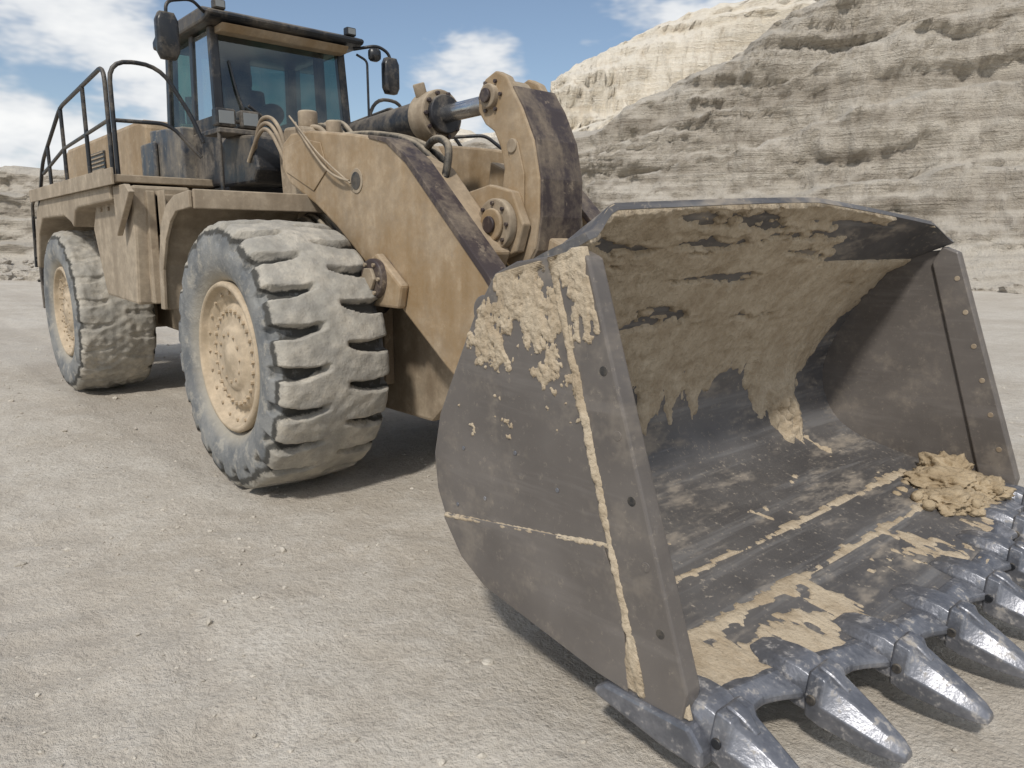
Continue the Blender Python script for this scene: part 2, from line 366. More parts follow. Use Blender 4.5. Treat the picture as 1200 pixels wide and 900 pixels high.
for k in range(3):
    tube("hose_drape_%d"%k,[(-1.75,-.75-.03*k,2.7),(-1.55,-.80,3.05-.06*k),(-1.25,-.78-.02*k,3.08-.05*k),(-1.05,-.76,2.85-.1*k),(-1.1,-.68,2.5)],.018,mTan2)
tube("hose_arm_a",[(-.95,-.70,2.98),(-.6,-.86,2.88),(-.35,-.87,2.68),(-.12,-.86,2.50),(.1,-.86,2.42),(.2,-.84,2.40)],.010,mTan2)
tube("hose_arm_b",[(-1.2,-.6,3.04),(-.8,-.86,3.04),(-.5,-.87,2.84),(-.2,-.86,2.60),(.22,-.84,2.38)],.008,mTan2)
tube("hose_inner",[(.9,-.45,2.35),(.95,-.4,2.6),(.75,-.35,2.72),(.5,-.3,2.7),(.3,-.2,2.6)],.03,mHose)
for k in range(3):
    tube("hose_front_%d"%k,[(-1.2,-.5-.06*k,2.0),(-.9,-.62-.05*k,2.25),(-.4,-.63-.05*k,2.1-.1*k),(0,-.56,1.6)],.025,mHose)
def strip_fender(name,path,y0,y1,th,mat):
    outer=path; inner=[]
    n=len(path)
    for i,(x,z) in enumerate(path):
        a=path[max(0,i-1)]; b=path[min(n-1,i+1)]; dx,dz=b[0]-a[0],b[1]-a[1]; l=math.hypot(dx,dz); inner.append((x+dz/l*th,z-dx/l*th))
    return prism(name,outer+inner[::-1],y0,y1,mat,.008)
ff=[(-1.52,1.35),(-1.48,1.75),(-1.35,2.08),(-1.17,2.24),(-.95,2.31),(-.62,2.33)]
for s,t in ((-1,"right"),(1,"left")):
    a,b=(-1.76,-.60) if s<0 else (.60,1.76)
    strip_fender("front_fender_"+t,ff,a,b,.05,mFend)
    prism("fender_side_"+t,[(-1.52,1.35),(-1.48,1.75),(-1.35,2.08),(-1.17,2.24),(-.95,2.31),(-.62,2.33),(-.62,2.2),(-.95,2.18),(-1.1,2.1),(-1.25,1.95),(-1.38,1.7),(-1.42,1.35)],s*1.79,s*1.762,mFend,.006)
    box("fender_lip_"+t,(-.62,a,2.19),(-.585,b,2.34),mFend,.008)
    prism("fender_bracket_"+t,[(-1.3,1.6),(-.7,2.2),(-.7,2.26),(-1.3,2.1)],s*.65,s*.60,mBlack)
for s,t in ((-1,"right"),(1,"left")):
    a,b=(-1.74,-.62) if s<0 else (.62,1.74)
    prism("rear_fender_"+t,[(-7.2,1.6),(-7.05,2.1),(-6.8,2.4),(-6.5,2.52),(-3.05,2.52),(-3.05,2.36),(-4.45,2.34),(-4.62,2.30),(-4.75,2.12),(-4.85,2.18),(-5.2,2.27),(-6.5,2.27),(-6.85,2.05),(-7.1,1.6)],a,b,mFend,.02)
    box("walkway_"+t,(-6.9,a-.02,2.525),(-2.75,b,2.60),mTan2,.01)
    box("walkway_edge_"+t,(-6.92,min(s*1.765,s*1.79),2.50),(-2.73,max(s*1.765,s*1.79),2.66),mFend,.005)
    prism("side_tank_"+t,[(-4.0,1.35),(-2.85,1.30),(-2.75,1.9),(-2.70,2.50),(-4.05,2.50),(-4.35,2.1)],s*1.62,s*1.05,mFend,.03)
    box("tank_rib_"+t,(-2.80,min(s*1.5,s*1.42),1.32),(-2.66,max(s*1.5,s*1.42),2.45),mTan2,.01)
    box("tank_cover_"+t,(-2.745,min(s*1.40,s*1.08),2.0),(-2.64,max(s*1.40,s*1.08),2.42),mTan2,.015)
    for k in range(5):
        box("step_%s_%d"%(t,k),(-2.74,min(s*1.38,s*1.05),1.36+.14*k),(-2.5,max(s*1.38,s*1.05),1.39+.14*k),mTan2,.006)
    box("step_side_%s_a"%t,(-2.72,min(s*1.40,s*1.385),1.3),(-2.45,max(s*1.40,s*1.385),2.45),mFend,.004)
    for k in range(4):
        cyl("tank_bolt_%s_%d"%(t,k),(-3.0-.3*k,s*1.62,2.3),(-3.0-.3*k,s*1.64,2.3),.022,mTan2,8,.003)
    prism("platform_gusset_"+t,[(-3.0,2.5),(-2.6,2.5),(-2.45,2.42),(-2.6,2.3),(-3.0,2.0)],s*1.72,s*1.66,mFend)
    R=.022; y=s*1.7
    rail("handrail_top_"+t,[(-3.0,y,2.6),(-3.0,y,3.66),(-5.0,y,3.52),(-6.3,y,3.0),(-6.75,y,2.5),(-7.35,y,1.75)],R,mBlk2,.18)
    rail("handrail_front_"+t,[(-2.82,y,2.6),(-2.82,y,3.68),(-2.75,s*1.25,3.68),(-2.65,s*1.0,3.2),(-2.6,s*.92,2.95)],R,mBlk2,.2)
    rail("handrail_mid_"+t,[(-2.82,y,3.12),(-2.72,s*1.2,3.12),(-2.6,s*.95,2.8)],R*.9,mBlk2,.12)
    rail("handrail_mid2_"+t,[(-3.0,y,3.14),(-5.0,y,3.05),(-6.3,y,2.85)],R*.9,mBlk2,.1)
    for x,zt in ((-3.9,3.6),(-5.0,3.52),(-5.9,3.17)):
        rail("rail_post_%s_%d"%(t,int(-x*10)),[(x,y,2.58),(x,y,zt)],R,mBlk2)
    rail("rail_lower_"+t,[(-6.9,y,2.6),(-7.3,y,2.5),(-7.5,y,1.6)],R,mBlk2,.1)
    for k in range(4): rail("ladder_rung_%s_%d"%(t,k),[(-7.1-.1*k,s*1.72,2.3-.3*k),(-7.1-.1*k,s*1.3,2.3-.3*k)],.02,mBlk2)
    box("mudflap_"+t,(-7.35,min(s*1.7,s*.9),1.0),(-7.3,max(s*1.7,s*.9),1.65),mBlack)
prism("engine_hood",[(-8.9,2.52),(-8.8,3.3),(-8.4,3.42),(-4.6,3.42),(-4.35,3.35),(-4.3,2.52)],-.95,.95,mTan,.06)
box("hood_top_panel",(-8.2,-.6,3.42),(-5.0,.6,3.47),mBlack,.02)
box("hood_grille",(-7.1,-.975,2.75),(-6.2,-.952,3.2),mBlk2,.004)
for k in range(8): box("grille_bar_%d"%k,(-7.08,-.99,2.78+.055*k),(-6.22,-.976,2.80+.055*k),mTan2,.002)
prism("hood_dark_panel",[(-4.29,2.62),(-3.2,2.62),(-3.2,3.18),(-4.29,3.25)],-.93,-.60,mNavy,.02)
box("air_box",(-4.5,-.99,2.62),(-4.0,-.94,3.1),mNavy,.02)
for k in range(2): cyl("exhaust_stack_%d"%k,(-6.0-.6*k,.2,3.4),(-6.0-.6*k,.2,4.0),.09,mBlack)
# cab
X0,X1=-4.05,-2.55; Yc=.80; Zb,Zs,Zt=2.62,3.12,4.12
prism("cab_base",[(X0,Zb-.1),(X1+.15,Zb-.1),(X1+.2,Zb+.25),(X1+.02,Zs),(X0,Zs)],-Yc,Yc,mBlack,.03)
prism("cab_floor_skirt",[(-3.4,2.3),(-2.5,2.3),(-2.35,2.515),(-3.4,2.515)],-.78,.78,mBlk2,.02)
def post(n,a,b,w=.045,mat=mBlk2):
    a=Vector(a);b=Vector(b); return mesh(n,[(q.x+dx*w,q.y+dy*w,q.z) for q in (a,b) for dx,dy in ((-1,-1),(1,-1),(1,1),(-1,1))],[(0,1,2,3),(4,5,6,7),(0,1,5,4),(1,2,6,5),(2,3,7,6),(3,0,4,7)],mat,bev=.012)
XF,XT=X1+.0,X1-.12
for s,t in ((-1,"right"),(1,"left")):
    y=s*(Yc-.05)
    post("cab_post_front_"+t,(XF-.03,y,Zs-.02),(XT,y*.97,Zt))
    post("cab_post_mid_"+t,(XF-.62,y,Zs-.02),(XF-.62,y*.97,Zt),.05)
    post("cab_post_rear_"+t,(X0+.05,y,Zs-.02),(X0+.12,y*.97,Zt),.055)
    for k,(xa,xb,xc,xd) in enumerate((((XF-.57),(XF-.07),(XT-.04),(XF-.57)),((X0+.1),(XF-.67),(XF-.67),(X0+.17)))):
        yy=s*(Yc-.02)
        mesh("side_glass_%s_%d"%(t,k),[(xa,yy,Zs),(xb,yy,Zs),(xc,yy*.97,Zt-.03),(xd,yy*.97,Zt-.03)],[(0,1,2,3)],mGlass)
    box("door_panel_"+t,(XF-.57,min(s*.79,s*.765),Zs-.02),(XF-.08,max(s*.79,s*.765),Zs+.12),mBlack,.006)
mesh("windshield",[(XF,-.70,Zs),(XF,.70,Zs),(XT+.03,.68,Zt-.02),(XT+.03,-.68,Zt-.02)],[(0,1,2,3)],mGlass)
mesh("rear_glass",[(X0+.03,-.70,Zs+.1),(X0+.03,.70,Zs+.1),(X0+.1,.68,Zt-.02),(X0+.1,-.68,Zt-.02)],[(0,1,2,3)],mGlass)
box("cab_rear_pillar",(X0+.0,-.18,Zs-.02),(X0+.1,.22,Zt),mBlk2,.01)
box("windshield_seal_bottom",(XF-.03,-.75,Zs-.03),(XF+.02,.75,Zs+.03),mBlk2,.01)
prism("cab_roof",[(X0-.05,Zt),(X1+.02,Zt),(X1+.2,Zt+.03),(X1+.22,Zt+.08),(X1,Zt+.15),(X0+.1,Zt+.16),(X0-.05,Zt+.1)],-.88,.88,mBlk2,.035)
prism("roof_visor",[(X1-.1,Zt-.07),(X1+.06,Zt-.07),(X1+.14,Zt+.0),(X1-.1,Zt-.003)],-.72,.72,mTan,.01)
cyl("ac_unit",(-3.5,0,Zt+.15),(-3.5,0,Zt+.23),.25,mBlack,30,.03)
for k,(x,y) in enumerate(((-2.40,-.74),(-2.40,.74))):
    box("roof_light_%d"%k,(x-.07,y-.06,Zt+.11),(x+.02,y+.06,Zt+.20),mBlk2,.015)
    box("roof_light_lens_%d"%k,(x+.021,y-.045,Zt+.125),(x+.028,y+.045,Zt+.185),mLens,.002)
box("seat_base",(-3.6,-.25,2.75),(-3.1,.25,3.15),mBlk2,.05)
prism("seat_back",[(-3.65,3.1),(-3.5,3.1),(-3.62,3.75),(-3.75,3.75)],-.24,.24,mBlk2,.04)
box("headrest",(-3.78,-.12,3.78),(-3.68,.12,3.95),mBlk2,.03)
box("dashboard",(-2.95,-.5,3.05),(-2.7,.5,3.2),mBlk2,.04)
box("console",(-3.5,.32,3.0),(-3.0,.55,3.35),mBlk2,.04)
rail("steering_column",[(-2.8,0,3.1),(-3.0,0,3.35)],.03,mBlk2)
cyl("steering_wheel",(-3.0,0,3.35),(-3.015,0,3.365),.17,mBlk2,24,.005)
rail("wiper_a",[(XF+.03,-.45,3.15),(XF-.01,-.55,3.5),(XT+.07,-.6,3.8)],.012,mBlk2,.05)
rail("wiper_b",[(XF+.03,-.1,3.13),(XF+.03,-.45,3.36)],.016,mBlk2,.05)
rail("mirror_arm_right",[(-2.5,-.82,Zt+.05),(-2.3,-1.05,Zt+.12),(-2.28,-1.3,Zt+.05),(-2.28,-1.3,3.75)],.016,mBlk2,.08)
loft("mirror_right",[((-2.36,-1.3,3.86),.14,.36),((-2.33,-1.3,3.86),.2,.42),((-2.26,-1.3,3.86),.2,.42),((-2.24,-1.3,3.86),.16,.38)],mBlk2,pw=7)
rail("mirror_arm_left",[(-2.5,.82,Zt+.0),(-2.35,1.05,Zt+.05),(-2.33,1.2,Zt-.02),(-2.33,1.22,3.8)],.018,mBlk2,.08)
loft("mirror_left",[((-2.42,1.22,3.86),.16,.34),((-2.39,1.22,3.86),.2,.4),((-2.32,1.22,3.86),.2,.4),((-2.30,1.22,3.86),.16,.36)],mBlk2,pw=7)
rail("cab_grab_left",[(-2.5,.86,Zt-.05),(-2.42,.95,4.0),(-2.42,.95,3.2),(-2.5,.86,3.1)],.014,mBlk2,.05)
loft("small_mirror_left",[((-2.36,.98,4.05),.1,.1),((-2.33,.98,4.05),.14,.14),((-2.27,.98,4.05),.13,.13)],mBlk2)
for k,(x,y,z) in enumerate(((-1.95,-.92,3.12),(-1.95,-.68,3.12))):
    box("work_light_%d"%k,(x-.12,y-.10,z-.08),(x,y+.10,z+.09),mBlk2,.02)
    box("work_light_lens_%d"%k,(x+.002,y-.075,z-.055),(x+.012,y+.075,z+.065),mLens,.004)
box("light_bracket",(-2.35,-1.0,2.98),(-1.95,-.60,3.03),mBlack,.01)
prism("front_deck",[(-2.6,2.5),(-1.7,2.5),(-1.6,2.62),(-1.7,2.95),(-2.3,3.0),(-2.6,2.9)],-.795,-.35,mBlk2,.03)
rail("deck_bar",[(-2.0,-.98,2.35),(-2.0,-.98,3.1),(-2.0,-.55,3.1)],.02,mBlk2,.06)
prism("tower_cap",[(-1.5,2.3),(-1.1,2.3),(-.95,2.7),(-1.05,2.98),(-1.4,3.0),(-1.55,2.8)],-.60,-.15,mTan2,.03)
cyl("filter_can_a",(-1.2,-.45,2.98),(-1.2,-.45,3.14),.09,mTan2,20,.02)
cyl("filter_can_b",(-.9,-.35,2.85),(-.9,-.35,3.03),.07,mTan2,20,.02)
rail("far_grab_rail",[(-1.9,1.0,2.6),(-1.9,1.0,3.16),(-1.6,1.45,3.26),(-1.5,1.7,2.9)],.02,mBlk2,.08)
rail("far_grab_rail_b",[(-1.9,.7,2.9),(-1.6,1.2,3.08),(-1.2,1.7,3.12),(-1.0,1.9,2.9)],.02,mBlk2,.08)
# ---------------------------------------------------------------- bucket
HW=1.835
ctrl=[(3.60,2.11),(3.45,1.98),(3.32,1.84),(3.20,1.70),(3.02,1.45),(2.88,1.2),(2.81,.98),(2.83,.78),(2.93,.6),(3.1,.485),(3.3,.43),(3.6,.37),(3.9,.32),(4.2,.27)]
def catmull(P,n):
    out=[]; m=len(P)-1
    for k in range(n+1):
        u=k/n*m; i=min(int(u),m-1); t=u-i
        p0=P[max(i-1,0)];p1=P[i];p2=P[i+1];p3=P[min(i+2,m)]
        out.append(tuple(.5*((2*p1[j])+(-p0[j]+p2[j])*t+(2*p0[j]-5*p1[j]+4*p2[j]-p3[j])*t*t+(-p0[j]+3*p1[j]-3*p2[j]+p3[j])*t**3) for j in (0,1)))
    return out
def bshape(x,z,y):
    a=1-abs(y)/1.85
    w=max(0,min(1,(x-3.3)/.9)) if z<.6 else 0
    e=.24*sm(0,.8,a)*w
    x2=x+e; z2=z-e*.16
    if z>1.72:
        k=1.04-.22*(abs(y)/1.6)**1.2-.26*sm(1.60,1.83,abs(y)); z2=1.72+(z-1.72)*k; x2=x+.06*sm(1.6,1.83,abs(y))*sm(1.72,2.1,z)
    return x2,z2
NP=240; PR=catmull(ctrl,NP)
NRM=[]
for i in range(NP+1):
    a=PR[max(0,i-1)];b=PR[min(NP,i+1)];dx,dz=b[0]-a[0],b[1]-a[1];l=math.hypot(dx,dz);NRM.append((-dz/l,dx/l))
def shell():
    NY=80; vs=[];fs=[];st=3; idx=list(range(0,NP+1,st)); m=len(idx)
    for layer in (0,1):
        for j in range(NY+1):
            y=-HW+2*HW*j/NY
            for i in idx:
                x,z=bshape(*PR[i],y); nx,nz=NRM[i]; th=.035+.02*sm(0,30,i)
                if layer: x-=nx*th; z-=nz*th
                vs.append((x,y,z))
    o=(NY+1)*m
    for j in range(NY):
        for i in range(m-1):
            a=j*m+i; fs.append((a,a+1,a+m+1,a+m)); fs.append((o+a,o+a+m,o+a+m+1,o+a+1))
        for i in (0,m-1):
            a=j*m+i; fs.append((a,a+m,o+a+m,o+a))
    for j in (0,NY):
        for i in range(m-1):
            a=j*m+i; fs.append((a,a+1,o+a+1,o+a))
    ob=mesh("bucket_shell",vs,fs,mBin,smooth=True); 
    ob.modifiers.new("e",'EDGE_SPLIT').split_angle=math.radians(40)
shell()
def mudlayer():
    NY=480; vs=[];fs=[]; idx=range(0,NP+1); m=NP+1
    for j in range(NY+1):
        y=-HW+2*HW*j/NY
        for i in idx:
            px,pz=PR[i]; x,z=bshape(px,pz,y); nx,nz=NRM[i]; s=i/NP
            n1=fr(y*3.2,s*5,1.3,5); n2=fr(y*1.6,z*5+x*2,7.7,5); n3=fr(y*14,x*12,z*12,4)
            back=(px<3.35 and pz>.44)
            if back or pz>1.0:
                zb=1.00+.08*sm(-1.0,-1.8,y)-.52*math.exp(-((y-1.12)/.36)**2)-.14*math.exp(-((y+.1)/.5)**2)
                nd=fr(y*5.5,z*1.3,4.4,4)
                mk=(z-zb)/.22+n1*1.2+nd*1.3+n3*.3
                mk=min(mk,2.2)
                if z>1.35:
                    mk-=3.6*sm(.25,.5,fr(y*1.3+3,z*9,2.2,5)+.2*n3)*sm(1.35,1.6,z)
                mk-=3.2*sm(.3,.7,y+n2*.5)*sm(1.76,1.85,z)*sm(2.06,2.0,z)
                if z>1.9: mk-=1.5*sm(0,.4,n2)
                if y>1.5: mk-=3.0*sm(1.5,1.72,y+n1*.1)*sm(1.6,1.2,z)
            else:
                mk=-1.7+n1*1.4+n2*1.6+n3*1.3
                mk+=3.2*math.exp(-((x-3.62+.015*n1)/.028)**2)*sm(1.5,1.2,y)+3.6*math.exp(-((x-3.93+.015*n1)/.030)**2)*sm(1.6,1.3,y)
                if 3.66<x<3.88: mk-=1.4
                mk+=2.3*sm(.0,-1.4,y)*sm(3.6,3.9,x)
                mk+=1.6*sm(3.95,4.15,x)
                mk+=1.8*math.exp(-((y-1.35)/.4)**2)*sm(3.3,3.7,x)
            th=-.03+.040*sm(-.35,.7,mk)+(.018*sm(.4,2.4,mk)) + n3*.009*sm(0,.5,mk)+n1*.010*sm(0,1,mk)
            if not back and pz<.6: th=min(th,.007+n3*.004)
            if px<3.4: th+= .09*math.exp(-((y-1.12)/.22)**2-((z-.72)/.28)**2)*sm(0,1,mk)
            if i==0 or i==NP or j==0 or j==NY: th=-.03
            vs.append((x+nx*th,y,z+nz*th))
    for j in range(NY):
        for i in range(m-1):
            a=j*m+i; fs.append((a,a+m,a+m+1,a+1))
    mesh("bucket_mud_layer",vs,fs,mMud,smooth=True)
mudlayer()
side=[(3.17,1.79),(3.04,1.62),(2.90,1.37),(2.77,1.13),(2.72,.93),(2.74,.76),(2.81,.62),(2.93,.48),(3.10,.385),(3.78,.27),(4.14,.21),(4.18,.36),(3.69,1.84),(3.62,1.88),(3.3,1.84)]
for s,t in ((-1,"right"),(1,"left")):
    prism("bucket_side_"+t,side,*( (-1.875,-1.83) if s<0 else (1.83,1.875)),mBout,.008)
    prism("side_cutter_"+t,[(3.54,1.79),(3.60,1.90),(3.70,1.86),(4.20,.37),(4.17,.20),(3.99,.24),(3.97,.36)],*((-1.884,-1.80) if s<0 else (1.80,1.884)),mBout,.010)
    for k in range(6):
        q=.05+k*.17; x=3.69+(4.12-3.69)*q; z=1.75+(.42-1.75)*q
        cyl("cutter_bolt_%s_%d"%(t,k),(x,s*1.880,z),(x,s*1.886,z),.019,mBlk2 if k%2 else mBout,14,.002)
        cyl("cutter_bolt_in_%s_%d"%(t,k),(x,s*1.804,z),(x,s*1.796,z),.018,mTan2,12,.003)
    for k,(x,z) in enumerate(((2.95,1.0),(3.3,1.05),(3.55,.95),(3.1,.8),(3.75,.6),(2.9,.72),(3.4,.5))):
        cyl("side_stud_%s_%d"%(t,k),(x,s*1.874,z),(x,s*1.879,z),.010,mTooth,10,.002)
prism("side_wear_plate_right",[(2.81,.655),(2.80,.63),(2.93,.475),(3.10,.385),(3.78,.272),(3.94,.26),(3.90,.60),(3.80,.80)],-1.883,-1.876,mBout,.003)
def sidemud(name,yf,sg):
    vs=[];fs=[];NX,NZ=230,310
    pts=[(3.85,.25),(3.10,.40),(2.93,.49),(2.81,.63),(2.74,.77),(2.73,.93),(2.78,1.13),(2.91,1.37),(3.05,1.62),(3.19,1.79),(3.6,1.88),(3.67,1.92)]
    for i in range(NX+1):
        for j in range(NZ+1):
            z=.27+1.63*j/NZ; xo=3.69+(1.84-z)*.49/1.48; xmin=pts[-1][0]
            for a,b in zip(pts,pts[1:]):
                if a[1]<=z<=b[1]: xmin=a[0]+(b[0]-a[0])*(z-a[1])/(b[1]-a[1])
            if z>1.8: xo=min(xo,3.69)
            xmin=min(xmin,xo-.01)
            u=i/NX; x=xmin+(xo-xmin)*u
            n1=fr(x*4,z*5,3.1,5); n3=fr(x*24,z*24,1,4); nd=fr(x*11,z*3,6,5)
            mk=(z-1.42-.05*math.sin(x*9))/.16+n1*1.8+n3*1.3+nd*1.4
            mk=min(mk,1.6)
            if z>1.35: mk-=2.0*sm(.15,.5,fr(x*9,z*6,9.5,5))
            xc=3.54+(1.75-z)*.43/1.38
            mk=max(mk,2.4*math.exp(-((x-xc-.008*n1)/.026)**2)-.9+n1*.6+n3*.6)
            zl=.645+.15*(x-2.82)/.98
            if x<xc: mk=max(mk,2.4*math.exp(-((z-zl)/.014)**2)-.9+n1*.4+n3*.4)
            mk=max(mk,2.6*math.exp(-((x-3.96)/.05)**2-((z-.37)/.12)**2)-.5+n1*.5)
            mk=max(mk,-1.8+2.0*fr(x*6,z*6,5.5,5)+n3*.9)
            if x>xc+.03: mk-=1.2*sm(1.75,1.5,z)
            th=-.010+.014*sm(-.1,.4,mk)+.007*sm(.5,2.0,mk)+n3*.004*sm(0,.6,mk)+n1*.004*sm(.5,1,mk)
            if x>xc-.01: th+=.009
            if i in (0,NX) or j in (0,NZ): th=-.02
            vs.append((x,yf+sg*th,z))
    m=NZ+1
    for i in range(NX):
        for j in range(NZ):
            a=i*m+j; fs.append((a,a+m,a+m+1,a+1))
    mesh(name,vs,fs,mMud,smooth=True)
sidemud("side_mud_right",-1.8752,-1)
for s,t in ((-1,"right"),(1,"left")):
    y=s*.72
    hb=[(2.5,.35),(2.88,.42),(2.76,.6),(2.66,1.0),(2.70,1.2),(2.58,1.15),(2.42,.75)]
    prism("bucket_hinge_%s_a"%t,hb,y-.16,y-.12,mEdge)
    prism("bucket_hinge_%s_b"%t,hb,y+.12,y+.16,mEdge)
cyl("bucket_rear_beam",(3.0,-1.8,1.62),(3.0,1.8,1.62),.07,mBout,24,.01)
def edge_x(y): return bshape(4.2,.27,y)
for k in range(8):
    y=-1.75+.5*k; ex,ez=edge_x(y); sl=-.16; B0=(ex,y,ez-.02)
    boxloft("adapter_%d"%k,B0,sl,[(-.20,.10,.13,.15,.030,.015,-.02),(-.15,.12,.17,.19,.055,.03,-.03),(-.05,.14,.20,.20,.078,.035,-.05),(.03,.14,.20,.195,.085,.03,-.07),(.09,.13,.175,.17,.07,.0,-.075)],mTooth,.012)
    boxloft("bucket_tooth_%d"%k,B0,sl,[(.065,.12,.17,.15,.075,.0,-.08),(.075,.15,.205,.185,.090,.0,-.09),(.135,.15,.215,.195,.088,-.005,-.095),(.152,.115,.208,.19,.068,-.01,-.095),(.24,.09,.185,.17,.040,-.02,-.092),(.33,.07,.145,.14,.006,-.035,-.087),(.395,.050,.10,.10,-.020,-.048,-.082),(.425,.035,.06,.06,-.042,-.058,-.076)],mTooth,.010)
    boxloft("tooth_keeper_%d"%k,B0,sl,[(.085,.05,.06,.06,.100,.095,.08),(.10,.055,.07,.07,.104,.095,.08),(.145,.045,.06,.06,.094,.085,.06),(.20,.02,.03,.03,.058,.05,.03)],mTooth,.005)
    for s in (-1,1):
        cyl("tooth_pin_%d_%d"%(k,s),(ex+.10,y+s*.092,ez-.04),(ex+.10,y+s*.109,ez-.04),.020,mBlk2,14,.004)
    if k<7:
        ya,yb=y+.09,y+.41; xa,za=edge_x(ya); xb,zb=edge_x(yb)
        vs=[]; NN=8
        for q in range(NN+1):
            t=q/NN; yy=ya+(yb-ya)*t; xx=xa+(xb-xa)*t; zz=za+(zb-za)*t
            g=.04+.05*abs(2*t-1)**1.5
            for dx,dz in ((-.07,.014),(-.02,.016),(g,-.022),(g+.005,-.055),(-.14,-.075)):
                vs.append((xx+dx,yy,zz+dz))
        fs=[]
        for a in range(NN):
            for b in range(5): fs.append((a*5+b,a*5+(b+1)%5,(a+1)*5+(b+1)%5,(a+1)*5+b))
        fs+= [(0,1,2,3,4),tuple(NN*5+q for q in range(5))]
        mesh("edge_segment_%d"%k,vs,fs,mTooth,bev=.010)
for s,t in ((-1,"right"),(1,"left")):
    prism("corner_shroud_"+t,[(3.78,.215),(3.84,.26),(4.05,.265),(4.22,.27),(4.28,.20),(4.28,.13),(4.1,.14),(3.80,.19)],*((-1.905,-1.72) if s<0 else (1.72,1.905)),mTooth,.02)
PAR=None
# ---------------------------------------------------------------- soil pile in the bucket
def clod(cx,cy,cz,rx,ry,rz,seed,sub=5):
    bm=bmesh.new(); bmesh.ops.create_icosphere(bm,subdivisions=sub,radius=1)
    for v in bm.verts:
        p=v.co; n=fr(p.x*1.3+seed,p.y*1.3,p.z*1.3,3)*.35+fr(p.x*4+seed,p.y*4,p.z*4,4)*.20
        n2=abs(noise.noise(Vector((p.x*6+seed,p.y*6,p.z*6))))*.12
        v.co=p*(1+n-n2); v.co=Vector((cx+v.co.x*rx,cy+v.co.y*ry,cz+v.co.z*rz))
    return bm
me=bpy.data.meshes.new("soil_pile"); B=bmesh.new()
cl=[(3.90,1.48,.34,.22,.28,.10),(4.0,1.15,.32,.15,.20,.07),(3.82,1.66,.36,.18,.15,.13),(4.07,1.58,.32,.15,.18,.08),(3.76,1.42,.34,.12,.22,.07),(4.07,1.3,.31,.14,.2,.06)]
for i in range(40): cl.append((3.95+random.uniform(-.28,.28),1.35+random.uniform(-.45,.35),.31+random.uniform(0,.05),*[random.uniform(.012,.04)]*3))
for i,c in enumerate(cl):
    b=clod(*c,i*3.3,5 if i<6 else 2); t=bpy.data.meshes.new("t"); b.to_mesh(t); b.free(); B.from_mesh(t)
B.to_mesh(me); B.free(); me.polygons.foreach_set("use_smooth",[True]*len(me.polygons)); me.materials.append(mMudPile)
COL.objects.link(bpy.data.objects.new("soil_pile",me))
# ---------------------------------------------------------------- ground
def axis(c,n,s,ext):
    return [c+math.copysign((math.sinh(abs(i/n)*s)/math.sinh(s))*ext,i) for i in range(-n,n+1)]
xs=axis(2.0,230,5.4,420); ys=axis(-2.5,230,5.4,420)
def tracks(x,y):
    w0=0; h=0
    for yc in (-1.31,1.31):
        w=sm(.62,.40,abs(y-yc))*sm(.3,-1.0,x); w0=max(w0,w); h-=w*.025
        h+=.016*w*math.sin(x*21+abs(y-yc)*6)*sm(20,5,-x)
    q=y+3.1+.07*(x-1)**2
    for c in (0,-2.2):
        w=sm(.46,.36,abs(q-c))*sm(12,6,abs(x)); w*=.4+.6*sm(-.4,.3,fr(x*.7,y*.7,5,2)); w0=max(w0,w*.9); h-=w*.024; h+=.014*w*math.sin(x*19+abs(q-c)*7)
    return w0,h
def gh(x,y):
    d=math.hypot(x-3,y+2)
    h=fr(x*.5,y*.5,0,3)*.028+fr(x*2.5,y*2.5,4,4)*.020
    if d<14: h+=fr(x*9,y*9,8,3)*.008
    return h-.012+tracks(x,y)[1]
vs=[(x,y,gh(x,y)) for x in xs for y in ys]; m=len(ys)
fs=[(i*m+j,(i+1)*m+j,(i+1)*m+j+1,i*m+j+1) for i in range(len(xs)-1) for j in range(m-1)]
go=mesh("ground",vs,fs,mGround,smooth=True)
A1=go.data.attributes.new("mott",'FLOAT','POINT'); A2=go.data.attributes.new("track",'FLOAT','POINT')
A1.data.foreach_set("value",[fr(v[0]*.45,v[1]*.45,2,5)+.4*fr(v[0]*2,v[1]*2,6,3) for v in vs])
A2.data.foreach_set("value",[min(1,max(0,tracks(v[0],v[1])[0]*(.7+.6*fr(v[0]*2,v[1]*2,1,3))+.6*sm(.2,.7,fr(v[0]*.5,v[1]*3.0,3,4)))) for v in vs])
def stones():
    base=bmesh.new(); bmesh.ops.create_icosphere(base,subdivisions=1,radius=1); bv=[v.co.copy() for v in base.verts]; bf=[[v.index for v in f.verts] for f in base.faces]; base.free()
    vs=[];fs=[]
    for i in range(16000):
        r=random.random()**.6*13; a=random.uniform(0,6.28); x=1.5+r*math.cos(a); y=-2.5+r*math.sin(a)
        if fr(x*.8,y*.8,3,3)<random.uniform(-.5,.2): continue
        s=.004+.014*random.random()**3
        if random.random()<.04: s=random.uniform(.014,.032)
        o=len(vs); sd=random.random()*50; q=Matrix.Rotation(random.random()*6.28,3,'Z')
        sx,sy,sz=random.uniform(.7,1.3),random.uniform(.7,1.3),random.uniform(.45,.8); zz=gh(x,y)
        for v in bv:
            k=1+noise.noise(v*1.7+Vector((sd,0,0)))*.6
            w=q@Vector((v.x*sx*k,v.y*sy*k,v.z*sz*k)); vs.append((x+w.x*s,y+w.y*s,zz+w.z*s+s*.1))
        fs.extend([[o+i for i in f] for f in bf])
    return vs,fs
v_,f_=stones()
mGrav=mud_mat("pale_stone",(.40,.36,.30),(.60,.555,.48))
mesh("gravel",v_,f_,mGrav)
